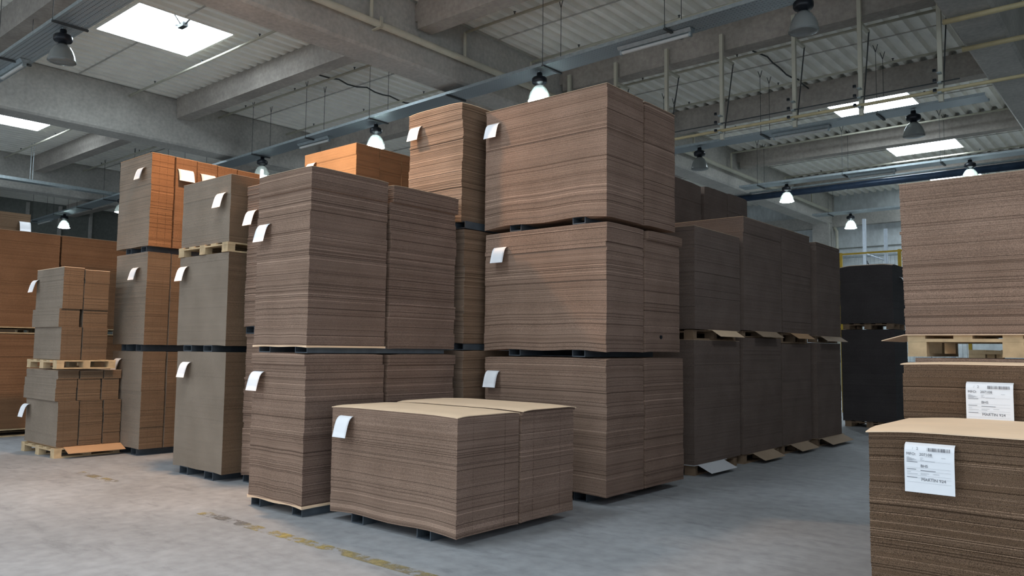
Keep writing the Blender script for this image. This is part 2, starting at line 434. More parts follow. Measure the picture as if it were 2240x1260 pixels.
# ------------------------------------------------------------------ cardboard stacks
def sheet_mesh(x0, x1, y0, y1, z0, z1, t, seed, jit=.0016, offs=(), sag=.012, lean=(0, 0), topsag=0.0, wav=0.0, scores=(), hair=.018):
    """a pile of sheets as one closed skin: every sheet is its own slab edge with its own small offset and tone"""
    rs = np.random.RandomState(seed)
    nl = max(4, int(round((z1 - z0) / t)))
    nx, ny = 10, 8
    ypos = sorted([i / ny for i in range(ny)] + [f + e for f in scores for e in (-.004 / max(.2, y1 - y0), .004 / max(.2, y1 - y0))])
    per = [(-.5 + i / nx, -.5) for i in range(nx)] + [(.5, -.5 + f) for f in ypos] + \
          [(.5 - i / nx, .5) for i in range(nx)] + [(-.5, .5 - i / ny) for i in range(ny)]
    per = np.array(per); P = len(per)
    w, d = x1 - x0, y1 - y0
    # offsets of each sheet: white jitter, slow drift, and small jumps where a new bundle starts
    drift = np.zeros((nl, 2)); cur = np.zeros(2)
    for k in range(nl):
        if rs.rand() < .035: cur = rs.normal(0, jit * 1.6, 2)
        drift[k] = cur
    off = drift + rs.normal(0, jit * .55, (nl, 2))
    hf = (np.arange(nl) + .5) / nl
    off[:, 0] += lean[0] * hf; off[:, 1] += lean[1] * hf
    for (a, b, dx, dy) in offs:
        s = (hf >= a) & (hf < b); off[s, 0] += dx; off[s, 1] += dy
    tone = np.clip(.5 + rs.normal(0, .13, nl) + np.repeat(rs.normal(0, .05, nl // 14 + 1), 14)[:nl], .05, .93)
    tone[rs.rand(nl) < .085] = .0  # dark lines: shade of recessed sheets painted into the tone
    tone[rs.rand(nl) < hair] = 1.0  # light lines: brighter edges of protruding sheets painted in
    th = (z1 - z0) / nl
    R = nl * 2
    V = np.zeros((R, P, 3))
    for k in range(nl):
        for e in (0, 1):
            r = 2 * k + e
            V[r, :, 0] = per[:, 0] * w + off[k, 0]
            V[r, :, 1] = per[:, 1] * d + off[k, 1]
            V[r, :, 2] = (k + e) * th
    h = (V[:, :, 2] / (z1 - z0))
    ex = np.clip((np.abs(per[:, 0]) - .30) / .2, 0, 1) ** 1.4
    ey = np.clip((np.abs(per[:, 1]) - .36) / .14, 0, 1) ** 1.4
    mid = np.cos(np.clip(np.abs(per[:, 0]) / .28, 0, 1) * math.pi / 2) ** 2 * .6
    V[:, :, 2] -= sag * (1 - h) ** 2.2 * (ex + mid + .25 * ey)[None, :]
    V[:, :, 2] -= topsag * h ** 2 * (.6 * ex + .6 * ey)[None, :]
    V[:, :, 2] += wav * (np.sin(per[:, 0] * 7 + seed) + np.cos(per[:, 1] * 6 + seed))[None, :] * (4 * h * (1 - h))
    idx = np.arange(R * P).reshape(R, P); nxt = np.roll(idx, -1, axis=1)
    quads = np.stack([idx[:-1], nxt[:-1], nxt[1:], idx[1:]], -1).reshape(-1, 4)
    qt = np.zeros(R - 1)
    qt[0::2] = tone
    qt[1::2] = tone[1:] * .6  # ledges between sheets darkened, gap shade put into the tone
    seg = np.zeros(P)
    for f in scores:        # pressed crease lines crossing the +x face
        for i in range(P):
            if per[i, 0] == .5 and abs(per[i, 1] + .5 - (f - .004 / max(.2, y1 - y0))) < 1e-6: seg[i] = -.4
    qtone = np.clip(qt[:, None] + seg[None, :], 0, 1).ravel()
    verts = V.reshape(-1, 3)
    nv = len(verts)
    verts = np.vstack([verts, [[off[0, 0], off[0, 1], 0]], [[off[-1, 0], off[-1, 1], z1 - z0]]])
    bt = np.stack([np.full(P, nv), nxt[0], idx[0]], -1); tp = np.stack([np.full(P, nv + 1), idx[-1], nxt[-1]], -1)
    nq, ntri = len(quads), len(bt) * 2
    loops = np.concatenate([quads.ravel(), bt.ravel(), tp.ravel()]).astype(np.int32)
    starts = np.concatenate([np.arange(nq) * 4, nq * 4 + np.arange(ntri) * 3]).astype(np.int32)
    me = bpy.data.meshes.new('sheet_bundle')
    me.vertices.add(len(verts)); me.vertices.foreach_set('co', verts.ravel())
    me.loops.add(len(loops)); me.loops.foreach_set('vertex_index', loops)
    me.polygons.add(nq + ntri); me.polygons.foreach_set('loop_start', starts)
    me.update(calc_edges=True)
    me.polygons.foreach_set('use_smooth', np.zeros(nq + ntri, dtype=bool))
    a = me.attributes.new('tone', 'FLOAT', 'FACE')
    a.data.foreach_set('value', np.concatenate([qtone, np.full(ntri, .9)]).astype(np.float32))
    return me

SEED = [100]
def stack(label, x0, x1, y0, y1, parts, mat='card', t=.0052, group='stacks of corrugated sheets', top=None, top_over=.012, name='cardboard_stack', bottom=None, **kw):
    """parts: list of (z0, z1) or (z0, z1, dx, dy): bundles of sheets from bottom to top"""
    cx, cy = (x0 + x1) / 2, (y0 + y1) / 2
    zb = parts[0][0]
    root = thing(name, label, 'cardboard stack', (cx, cy, zb), group)
    for i, p in enumerate(parts):
        SEED[0] += 1
        k = dict(kw)
        if i > 0: k['sag'] = 0
        if i < len(parts) - 1: k['topsag'] = 0
        dx, dy = (p[2], p[3]) if len(p) > 2 else (0, 0)
        me = sheet_mesh(x0, x1, y0, y1, p[0], p[1], t, SEED[0], **k)
        me.materials.append(MAT[mat])
        o = bpy.data.objects.new('sheet_bundle', me); COL.objects.link(o); o.parent = root
        o.location = (dx, dy, p[0] - zb)
    if bottom:
        SEED[0] += 1
        me = sheet_mesh(x0 - .012, x1 + .008, y0 - .014, y1, zb - .009, zb - .001, .004, SEED[0], jit=.003, sag=kw.get('sag', .012))
        me.materials.append(MAT[bottom])
        o = bpy.data.objects.new('bottom_sheet', me); COL.objects.link(o); o.parent = root; o.location = (0, 0, -.009)
        o['label'] = 'pale sagging bottom sheet'
    if top:
        zt = parts[-1][1] + .001
        ts = kw.get('topsag', 0.0)
        lx, ly = kw.get('lean', (0, 0))
        g = MB(); n = 12; th = .006
        ox = lx + (parts[-1][2] if len(parts[-1]) > 2 else 0); oy = ly + (parts[-1][3] if len(parts[-1]) > 2 else 0)
        for lev in (0, th):
            for a in range(n + 1):
                for b in range(n + 1):
                    u, v = a / n - .5, b / n - .5
                    ex = max(0, (abs(u) - .30) / .2) ** 1.4; ey = max(0, (abs(v) - .36) / .14) ** 1.4
                    g.v.append((cx + u * (x1 - x0 + 2 * top_over) + ox, cy + v * (y1 - y0 + 2 * top_over) + oy, zt + lev - ts * (.6 * ex + .6 * ey)))
        m = (n + 1) ** 2
        for a in range(n):
            for b in range(n):
                k = a * (n + 1) + b
                g.f.append((k, k + 1, k + n + 2, k + n + 1)); g.f.append((m + k, m + k + n + 1, m + k + n + 2, m + k + 1))
        ring = [a * (n + 1) for a in range(n + 1)] + [n * (n + 1) + b for b in range(1, n + 1)] + [a * (n + 1) + n for a in range(n - 1, -1, -1)] + [b for b in range(n - 1, 0, -1)]
        for i in range(len(ring)):
            p, q = ring[i], ring[(i + 1) % len(ring)]
            g.f.append((p, q, m + q, m + p))
        o = g.build('top_sheet', MAT[top], root)
        o['label'] = 'smooth light kraft top sheet'
    return root

def skid(label, x0, x1, y0, y1, z0, z1, fr=(.25, .78), w=.17, group='grey box-section skids under the stacks'):
    """two hollow runners joined by flat ties"""
    root = thing('skid_pallet', label, 'pallet', ((x0 + x1) / 2, (y0 + y1) / 2, z0), group)
    for f in fr:
        c = x0 + f * (x1 - x0)
        MB().hollow(c - w / 2, c + w / 2, y0, y1, z0, z1, .01).build('runner', MAT['skid'], root)
    for yy in (y0 + .35, y1 - .25):
        a, b = x0 + fr[0] * (x1 - x0) + w / 2, x0 + fr[1] * (x1 - x0) - w / 2
        MB().box(a, b, yy - .05, yy + .05, z0 + .001, z0 + .009).build('tie_strip', MAT['skid'], root)
    return root

def pallet(label, x0, x1, y0, y1, z0, z1, mat='wood', group='wooden block pallets'):
    """wooden block pallet: bottom boards, nine blocks, stringer boards, deck boards"""
    root = thing('wooden_pallet', label, 'pallet', ((x0 + x1) / 2, (y0 + y1) / 2, z0), group)
    h = z1 - z0; tb = h * .15
    W, D = x1 - x0, y1 - y0
    xs = [x0, x0 + W / 2 - .07, x1 - .14]; ys = [y0, y0 + D / 2 - .05, y1 - .10]
    for xx in xs: MB().box(xx, xx + .14, y0, y1, z0, z0 + tb).build('bottom_board', MAT[mat], root)
    for xx in xs:
        for yy in ys: MB().box(xx + .002, xx + .138, yy + .002, yy + .098, z0 + tb, z1 - 2 * tb).build('block', MAT[mat], root)
    for yy in ys: MB().box(x0, x1, yy, yy + .10, z1 - 2 * tb, z1 - tb).build('stringer_board', MAT[mat], root)
    n = 5; bw = min(.13, W / n * .8)
    for i in range(n):
        xx = x0 + (W - bw) * i / (n - 1)
        MB().box(xx, xx + bw, y0, y1, z1 - tb, z1).build('deck_board', MAT[mat], root)
    return root

def paper_tag(label, p, face='-y', w=.19, drop=.19, out=.098, group='white paper tags tucked into the stacks', text=False, skew=0.0):
    """sheet of paper tucked between the boards, curling out and hanging down; p = top right corner on the face"""
    root = thing('paper_tag', label, 'paper tag', p, group)
    prof = [(0.002, 0.0), (out * .22, -.004), (out * .42, -.020), (out * .58, -.045), (out * .72, -.085), (out * .86, -.085 - (drop - .085) * .5), (out * .98, -drop)]
    g = MB(); n = len(prof); m = 6
    for side in (0, .0009):
        for i in range(m + 1):
            u = i / m
            for o, z in prof:
                o2 = o + side
                lift = skew * u * (o / out)
                if face == '-y': g.v.append((p[0] - w * u, p[1] - o2 - lift, p[2] + z))
                else: g.v.append((p[0] + o2 + lift, p[1] - w * u, p[2] + z))
    k0 = (m + 1) * n
    for i in range(m):
        for j in range(n - 1):
            a = i * n + j
            g.f.append((a, a + 1, a + n + 1, a + n)); g.f.append((k0 + a, k0 + a + n, k0 + a + n + 1, k0 + a + 1))
    ring = [j for j in range(n)] + [i * n + n - 1 for i in range(1, m + 1)] + [m * n + j for j in range(n - 2, -1, -1)] + [i * n for i in range(m - 1, 0, -1)]
    for i in range(len(ring)):
        a, b = ring[i], ring[(i + 1) % len(ring)]
        g.f.append((a, b, k0 + b, k0 + a))
    g.build('sheet', MAT['paper'], root, True)
    return root

G_T = 'white paper tags tucked into the stacks'
# --- central three-level tower (two columns per level)
FX0, FX1 = -6.22, -4.53
FZ = [(.105, 1.52), (1.605, 2.955), (3.04, 4.43)]
for i, (za, zb) in enumerate(FZ):
    lv = ('bottom', 'middle', 'top')[i]
    yb = (8.50, 8.42, 8.32)[i]
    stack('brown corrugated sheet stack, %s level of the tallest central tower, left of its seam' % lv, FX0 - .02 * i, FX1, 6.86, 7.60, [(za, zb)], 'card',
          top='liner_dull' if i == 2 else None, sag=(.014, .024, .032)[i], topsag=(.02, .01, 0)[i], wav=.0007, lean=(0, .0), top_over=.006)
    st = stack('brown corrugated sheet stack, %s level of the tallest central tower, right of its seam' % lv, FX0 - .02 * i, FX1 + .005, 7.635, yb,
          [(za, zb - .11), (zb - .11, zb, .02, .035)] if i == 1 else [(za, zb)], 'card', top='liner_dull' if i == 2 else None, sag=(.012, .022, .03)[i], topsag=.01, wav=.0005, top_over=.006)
    if i == 1: F2R = st
skid('grey box-section skid on the floor under the tallest central tower', FX0, FX1, 6.93, 8.35, .0, .10)
skid('grey box-section skid between bottom and middle levels of the tallest central tower', FX0, FX1, 6.89, 8.3, 1.522, 1.602)
skid('grey box-section skid between middle and top levels of the tallest central tower', FX0, FX1, 6.885, 8.25, 2.957, 3.037)
MB().prism([(7.97 + .022 * math.cos(a * .7), 1.752 + .022 * math.sin(a * .7)) for a in range(9)], 0, -4.525, -4.512).build('black_mark', MAT['black'], F2R)
paper_tag('white paper tag at upper left corner of the tallest central tower top level', (-6.02, 6.857, 4.27))
paper_tag('white paper tag on middle level of the tallest central tower', (-5.89, 6.857, 2.78))
paper_tag('white paper tag on bottom level of the tallest central tower, above the low stack', (-5.98, 6.857, 1.345))

# --- low stack in front
stack('low brown corrugated stack in the foreground, part left of its seam, kraft top sheet', -6.11, -4.47, 4.61, 5.385, [(.10, .985), (.985, 1.055, .004, -.006)], 'card', scores=(.25, .76), top='liner', sag=.022, topsag=.02, wav=.0010, top_over=.006)
stack('low brown corrugated stack in the foreground, part right of its seam, kraft top sheet', -6.11, -4.465, 5.41, 6.19, [(.10, 1.02), (1.02, 1.066, .012, .01)], 'card', scores=(.22, .73), top='liner', sag=.018, topsag=.02, wav=.0010, top_over=.01)
skid('grey box-section skid on the floor under the low foreground stack', -6.1, -4.47, 4.65, 6.1, 0, .095, fr=(.21, .745))
paper_tag('white paper tag with tiny barcode at the left of the low foreground stack', (-5.79, 4.607, .965))

# --- tower left of it (tall upper level)
for i, parts in enumerate(([(.105, 1.42), (1.42, 1.535, -.004, -.014)], [(1.61, 2.98), (2.98, 3.13, -.015, .012), (3.13, 3.345, .012, -.008)])):
    lv = ('lower', 'tall upper')[i]
    stack('brown sheet stack, %s level of the tower behind the low stack, left of seam' % lv, -7.23, -6.32, 4.44, 5.40, parts, 'card', bottom='liner', sag=(.016, .010)[i], topsag=.012, wav=.0006, jit=.0019, top='liner_dull' if i else None, lean=(.0, 0), top_over=.004)
    stack('brown sheet stack, %s level of the tower behind the low stack, right of seam' % lv, -7.23, -6.315, 5.45, 6.43, [(parts[0][0], parts[0][1]), (parts[0][1], parts[-1][1], .015, .012)] if i == 0 else
          [(1.61, 3.0), (3.0, 3.14, -.015, .0), (3.14, 3.33, .012, .02)], 'card', sag=.02, topsag=.012, wav=.0008, jit=.003, top='liner_dull' if i else None, top_over=.004)
skid('grey box-section skid on the floor under the tower behind the low stack', -7.23, -6.32, 4.47, 6.3, 0, .10, fr=(.10, .88), w=.16)
skid('grey box-section skid under the tall upper level of the tower behind the low stack', -7.23, -6.32, 4.47, 6.3, 1.537, 1.607, fr=(.17, .86), w=.2)
g = MB().box(-7.25, -6.33, 4.405, 5.3, .1005, .1035)
paper_tag('white paper tag on the tall upper stack, lower of the two tags side by side', (-6.97, 4.437, 2.84))
paper_tag('white paper tag on the lower level of the tower left of the low stack', (-7.0, 4.437, 1.345))

# --- narrow tower showing between the left towers
stack('lower stack of the narrow tower squeezed behind the tall stack', -8.51, -7.45, 5.12, 6.35, [(.105, 1.74)], 'card', sag=.02, jit=.004, wav=.0007)
stack('upper stack of the narrow tower squeezed behind the tall stack', -8.53, -7.47, 5.10, 6.35, [(1.84, 3.20), (3.20, 3.52, -.02, -.0)], 'card', sag=.01, jit=.004, wav=.0007, top='liner_dull', top_over=.004)
skid('grey box-section skid on the floor under the narrow squeezed tower', -8.51, -7.45, 5.14, 6.2, 0, .10, fr=(.09, .85), w=.16)
skid('grey box-section skid at mid height of the narrow squeezed tower', -8.53, -7.47, 5.12, 6.2, 1.745, 1.835, fr=(.10, .85), w=.18)
paper_tag('white paper tag on the narrow squeezed tower, upper of the two tags side by side', (-8.30, 5.097, 3.22))

# --- three-level greyish tower
HZ = [(.105, 1.52), (1.605, 2.72), (2.845, 3.66)]
for i, (za, zb) in enumerate(HZ):
    lv = ('bottom', 'middle', 'top')[i]
    stack('smooth greyish brown sheet stack, %s level of the tower with a light wooden pallet' % lv, (-9.77, -9.80, -9.79)[i], (-8.60, -8.62, -8.63)[i], 4.92, 6.12, [(za, zb)], 'card_fine', sag=(.012, .008, .004)[i], jit=.0007, top='liner_dull' if i == 2 else None, top_over=.004)
skid('grey box-section skid on the floor under the greyish tower', -9.77, -8.6, 4.93, 6.0, 0, .10, fr=(.22, .74), w=.2)
skid('grey box-section skid between bottom and middle levels of the greyish tower', -9.8, -8.62, 4.93, 6.0, 1.523, 1.602, fr=(.22, .64), w=.2)
pallet('light wooden pallet under the top level of the greyish tower', -9.82, -8.62, 4.90, 6.1, 2.724, 2.842)
paper_tag('white paper tag on the top stack above the light wooden pallet', (-8.70, 4.917, 3.45))
paper_tag('white paper tag just below the light wooden pallet', (-9.56, 4.917, 2.60))
paper_tag('white paper tag on the bottom stack of the greyish tower', (-9.40, 4.917, 1.39))

# --- three-level tower with orange-lit side, made of narrow columns
IZ = [(.105, 1.50), (1.605, 2.96), (3.055, 4.43)]
IY = [(5.25, 5.59), (5.615, 5.94), (5.955, 6.28), (6.295, 6.62), (6.635, 7.03)]
ordn = ('nearest', 'second', 'third', 'fourth', 'farthest')
for i, (za, zb) in enumerate(IZ):
    lv = ('bottom', 'middle', 'top')[i]
    for k in range(5 if i == 2 else 2):
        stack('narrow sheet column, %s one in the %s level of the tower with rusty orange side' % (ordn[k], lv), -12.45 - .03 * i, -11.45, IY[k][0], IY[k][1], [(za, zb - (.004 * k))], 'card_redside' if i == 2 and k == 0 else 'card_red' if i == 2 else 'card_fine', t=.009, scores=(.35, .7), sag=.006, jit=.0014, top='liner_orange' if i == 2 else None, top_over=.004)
    if i < 2:
        stack('deep stack at the back of the %s level of the tower with rusty orange side' % lv, -12.45, -11.46, 5.97, 7.0, [(za, zb)], 'card_fine', t=.012)
skid('grey box-section skid on the floor under the tower with rusty orange side', -12.45, -11.45, 5.28, 6.9, 0, .10)
skid('grey box-section skid between bottom and middle levels of the tower with rusty orange side', -12.45, -11.45, 5.28, 6.9, 1.503, 1.602, fr=(.3, .78))
skid('grey box-section skid between middle and top levels of the tower with rusty orange side', -12.45, -11.45, 5.28, 6.9, 2.963, 3.052, fr=(.3, .8))
paper_tag('white paper tag on the grey front of the tower with rusty orange side, top level', (-11.62, 5.247, 4.24))
paper_tag('white paper tag on the middle level of the tower with rusty orange side', (-11.66, 5.247, 2.74))
paper_tag('white paper tag half hidden behind the small pallet stack', (-12.10, 5.247, 1.39))
paper_tag('left of two bright paper tags on the rusty orange side', (-11.447, 5.87, 4.26), '+x', w=.24)
paper_tag('right of two bright paper tags on the rusty orange side, half covered', (-11.447, 6.23, 4.25), '+x', w=.24)

# --- small two-pallet stack at the left
JY = [(4.36, 4.645), (4.655, 4.975), (4.985, 5.235)]
for k in range(3):
    dz = (0, -.01, 0)[k]
    stack('cut blanks in the lower small pallet load, %s of three columns' % ('left', 'middle', 'right')[k], -13.27, -12.05, JY[k][0] + .01, JY[k][1], [(.155, .785), (.79, 1.10, -.03, -.035), (1.10, 1.215 + dz, -.02, -.012)], 'card_fine', t=.008, scores=(.3, .63), jit=.002, sag=0, top='liner_dull', top_over=.002)
for k in range(2):
    stack('cut blanks in the upper small pallet load, %s of two columns' % ('left', 'right')[k], -13.07, -12.05, (4.36, 4.645)[k], (4.63, 4.985)[k], [(1.375, 1.84), (1.84, 2.10, -.02, (-.035, .0)[k]), (2.10, 2.69 - .02 * k, .0, -.006)], 'card_fine', t=.008, scores=(.3, .63), jit=.002, sag=0, top='liner', top_over=.002)
pallet('pale wooden pallet on the floor under the small stack at far left', -13.29, -12.02, 4.34, 5.235, 0, .135)
pallet('pale wooden pallet halfway up the small stack at far left', -13.13, -11.99, 4.30, 5.10, 1.245, 1.368)
sl = MB().box(-13.25, -12.06, 4.40, 5.23, .138, .149)
sl.box(-12.06, -12.015, 4.46, 5.235, .138, .149); sl.prism([(-12.015, .138), (-12.015, .149), (-11.84, .079), (-11.84, .071)], 1, 4.46, 5.24)
tag(sl.build('slip_sheet', MAT['liner_orange']), 'orange tinted slip sheet sticking out under the small stack at far left', 'slip sheet', 'slip sheets under the stacks')
paper_tag('white paper tag on the left face of the small upper pallet load', (-12.96, 4.357, 2.55))
paper_tag('white paper tag on the left face of the small lower pallet load', (-13.08, 4.357, .70))

# --- wide reddish stacks at the left edge
for i, (za, zb) in enumerate(((.137, 1.765), (1.887, 3.55))):
    lv = ('lower', 'upper')[i]
    for k, (ya, yb) in enumerate(((3.2, 5.46), (5.50, 7.6))):
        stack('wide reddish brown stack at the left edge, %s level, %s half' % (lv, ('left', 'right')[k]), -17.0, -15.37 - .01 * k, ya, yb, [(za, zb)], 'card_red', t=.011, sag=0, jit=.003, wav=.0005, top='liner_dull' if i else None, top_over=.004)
        pallet('wooden pallet under the %s level of the wide reddish stack, %s half' % (lv, ('left', 'right')[k]), -17.0, -15.34, ya + .03, yb - .03, (0, 1.768)[i], (.132, 1.882)[i])
stack('dark stack far behind at the left edge, topmost part above the reddish stacks', -19.9, -18.6, 4.2, 6.0, [(2.6, 4.34)], 'card_fine', t=.02)
stack('lower part of the dark stack far behind at the left edge', -19.9, -18.6, 4.2, 6.0, [(.0, 2.59)], 'card_fine', t=.03)
paper_tag('white paper tag on the dark stack far behind at the left edge', (-18.597, 5.99, 4.17), '+x', w=.21, drop=.21)

# --- tower behind, left of the central one
EZ = [(.105, 1.58), (1.665, 3.01), (3.10, 4.55)]
for i, (za, zb) in enumerate(EZ):
    lv = ('bottom', 'middle', 'top')[i]
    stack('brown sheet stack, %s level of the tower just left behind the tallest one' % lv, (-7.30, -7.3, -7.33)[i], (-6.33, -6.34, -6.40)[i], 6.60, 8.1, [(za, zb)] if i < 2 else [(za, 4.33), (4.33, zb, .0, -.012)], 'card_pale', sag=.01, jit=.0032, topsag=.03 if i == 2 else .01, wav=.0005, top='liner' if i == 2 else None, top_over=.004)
skid('grey box-section skid on the floor under the tower left behind the tallest one', -7.3, -6.34, 6.65, 8.0, 0, .10, fr=(.15, .9))
skid('grey box-section skid between bottom and middle levels of the tower left behind the tallest one', -7.3, -6.34, 6.62, 8.0, 1.582, 1.662, fr=(.15, .9))
skid('grey box-section skid between middle and top levels of the tower left behind the tallest one', -7.3, -6.34, 6.62, 8.0, 3.012, 3.097, fr=(.15, .9))
paper_tag('pinkish lit paper tag near the top of the tower left behind the tallest one', (-7.09, 6.597, 4.36))

# --- orange front stack further back
for k, (ya, yb) in enumerate(((7.2, 7.645), (7.655, 8.085), (8.095, 8.6))):
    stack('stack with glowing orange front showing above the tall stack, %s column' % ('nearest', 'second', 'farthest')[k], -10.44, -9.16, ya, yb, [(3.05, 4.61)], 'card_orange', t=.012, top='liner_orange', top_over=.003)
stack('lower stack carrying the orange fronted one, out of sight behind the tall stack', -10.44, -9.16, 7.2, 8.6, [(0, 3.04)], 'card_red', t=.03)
paper_tag('paper tag on the glowing orange front, only its top showing', (-10.12, 7.197, 4.46), w=.2)

# --- right-hand row going away
def slip(label, xf, y0, y1, z, mat, drop=.07, reach=.2, depth=1.2):
    s = MB().box(xf - depth, xf, y0 - .1, y1 + .1, z - .004, z)
    s.prism([(xf, z - .004), (xf, z), (xf + reach, z - drop), (xf + reach, z - drop - .004)], 1, y0, y1)
    return tag(s.build('slip_sheet', MAT[mat]), label, 'slip sheet', 'slip sheets under the stacks')
ROW = [('first', -4.78, 9.27, 10.65, (.14, 1.74), (1.885, 3.23)), ('second', -4.76, 10.74, 12.14, (.14, 1.80), (1.905, 3.55)), ('third', -4.765, 12.18, 13.44, (.14, 1.73), (1.905, 3.56)), ('fourth', -4.72, 13.62, 14.84, (.14, 1.76), (1.88, 3.49))]
for k, (nm, xf, ya, yb, l1, l2) in enumerate(ROW):
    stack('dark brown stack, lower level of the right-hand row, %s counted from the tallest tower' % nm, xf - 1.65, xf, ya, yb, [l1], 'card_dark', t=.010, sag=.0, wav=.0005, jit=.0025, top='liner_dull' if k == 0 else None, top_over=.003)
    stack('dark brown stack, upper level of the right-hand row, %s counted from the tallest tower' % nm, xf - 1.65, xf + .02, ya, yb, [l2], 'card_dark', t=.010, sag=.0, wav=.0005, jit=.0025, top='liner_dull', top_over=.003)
    pallet('wooden pallet on the floor under the right-hand row, %s counted from the tallest tower' % nm, xf - 1.6, xf - .03, ya + .05, yb - .05, 0, .132, 'wood_dull')
    pallet('wooden pallet between levels of the right-hand row, %s counted from the tallest tower' % nm, xf - 1.6, xf - .03, ya + .05, yb - .05, l1[1] + .008, l2[0] - .008, 'wood_dull')
slip('white slip sheet flap at floor level under the right-hand row', -4.77, 9.35, 10.1, .138, 'liner_white', .085, .19)
slip('kraft slip sheet flap at floor level, second along the right-hand row', -4.75, 11.0, 11.75, .138, 'liner_dull', .085, .19)
slip('kraft slip sheet flap at floor level, third along the right-hand row', -4.75, 12.45, 13.2, .138, 'liner_dull', .085, .19)
slip('kraft slip sheet flap at floor level, last along the right-hand row', -4.69, 13.7, 14.8, .138, 'liner_dull', .085, .19)
slip('kraft slip sheet flap at mid height, nearest in the right-hand row', -4.76, 9.75, 10.5, 1.883, 'liner', .085, .13)
slip('kraft slip sheet flap at mid height, second along the right-hand row', -4.74, 11.1, 11.9, 1.903, 'liner_dull', .085, .13)
slip('kraft slip sheet flap at mid height, third along the right-hand row', -4.74, 12.5, 13.25, 1.903, 'liner_orange', .085, .13)
slip('kraft slip sheet flap at mid height, last along the right-hand row', -4.68, 13.7, 14.75, 1.878, 'liner_dull', .085, .13)

# --- taller stacks behind that row
for k, (ya, yb, zt) in enumerate(((10.6, 13.42, 4.72), (13.57, 14.54, 4.75), (14.56, 15.5, 4.77))):
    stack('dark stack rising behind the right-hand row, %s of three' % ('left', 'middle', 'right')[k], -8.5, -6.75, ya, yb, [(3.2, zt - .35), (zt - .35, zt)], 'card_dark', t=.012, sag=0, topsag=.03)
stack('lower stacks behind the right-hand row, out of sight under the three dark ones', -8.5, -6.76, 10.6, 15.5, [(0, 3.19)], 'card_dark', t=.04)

# --- very dark stacks in the far aisle
stack('very dark lower stack beyond the end of the right-hand row', -5.66, -4.57, 17.89, 18.9, [(.14, 2.10)], 'card_black', t=.012, jit=.0015)
stack('very dark upper stack beyond the end of the right-hand row', -5.66, -4.58, 17.88, 18.9, [(2.24, 3.52)], 'card_black', t=.012, jit=.0015, topsag=.05, top='liner_dull', top_over=.002)
pallet('wooden pallet on the floor under the very dark far stack', -5.63, -4.6, 17.92, 18.86, 0, .132, 'wood_dull')
pallet('wooden pallet between the two very dark far stacks', -5.63, -4.6, 17.92, 18.86, 2.108, 2.232, 'wood_dull')
paper_tag('pale paper tag on the side of the very dark upper far stack', (-4.577, 18.55, 3.25), '+x', out=.12)

# --- foreground stacks at the right edge
stack('foreground stack at lower right with a printed label, curled kraft top sheet', -1.35, .05, 4.70, 5.80, [(.10, 1.19)], 'card_near', t=.005, jit=.0016, sag=.006, topsag=.03, top='liner', top_over=.012, hair=.06)
stack('second stack at right with a printed label, behind the front one', -1.45, -.05, 5.86, 6.86, [(.10, 1.535)], 'card_near', t=.005, jit=.0016, sag=.006, topsag=.012, top='liner', top_over=.012)
stack('support stack under the big right-hand pallet load', -1.62, -.2, 6.92, 8.05, [(.10, 1.565)], 'card', t=.01)
stack('big stack on a wooden pallet at the right edge', -1.68, -.2, 6.90, 8.1, [(1.752, 2.975)], 'card', t=.0055, jit=.002, hair=0, sag=0, wav=.0005, lean=(-.02, 0), top='liner_dull', top_over=.004)
pallet('pale wooden pallet under the big stack at the right edge', -1.67, -.22, 6.91, 8.08, 1.575, 1.742)
s = MB().box(-1.69, -.2, 6.885, 8.1, 1.744, 1.750)
s.prism([(-1.69, 1.744), (-1.69, 1.750), (-1.86, 1.703), (-1.86, 1.697)], 1, 6.885, 7.6)
tag(s.build('slip_sheet', MAT['liner']), 'kraft slip sheet with drooping left corner under the big stack at right', 'slip sheet', 'slip sheets under the stacks')
for a, b, c in (((-1.35, .05), (4.72, 5.75), 'grey box-section skid under the front lower right stack'), ((-1.45, -.05), (5.88, 6.84), 'grey box-section skid under the second right stack'), ((-1.62, -.2), (6.94, 8.0), 'grey box-section skid under the support stack at right')):
    skid(c, a[0], a[1], b[0], b[1], 0, .097)
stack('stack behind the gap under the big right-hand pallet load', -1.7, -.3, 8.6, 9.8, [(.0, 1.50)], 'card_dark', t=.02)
pallet('wooden pallet seen through the gap under the big stack at right', -1.55, -.35, 8.65, 9.75, 1.505, 1.64)

# printed labels
def text_mesh(body, size, name, mat, parent, x, z, y):
    cu = bpy.data.curves.new(name, 'FONT'); cu.body = body; cu.size = size; cu.extrude = .0002; cu.resolution_u = 3
    tmp = bpy.data.objects.new(name, cu); COL.objects.link(tmp)
    dg = bpy.context.evaluated_depsgraph_get()
    me = bpy.data.meshes.new_from_object(tmp.evaluated_get(dg))
    bpy.data.objects.remove(tmp)
    me.materials.clear(); me.materials.append(mat)
    o = bpy.data.objects.new(name, me); COL.objects.link(o); o.parent = parent
    o.rotation_euler = (math.pi / 2, 0, 0); o.location = (x, y, z)
    return o

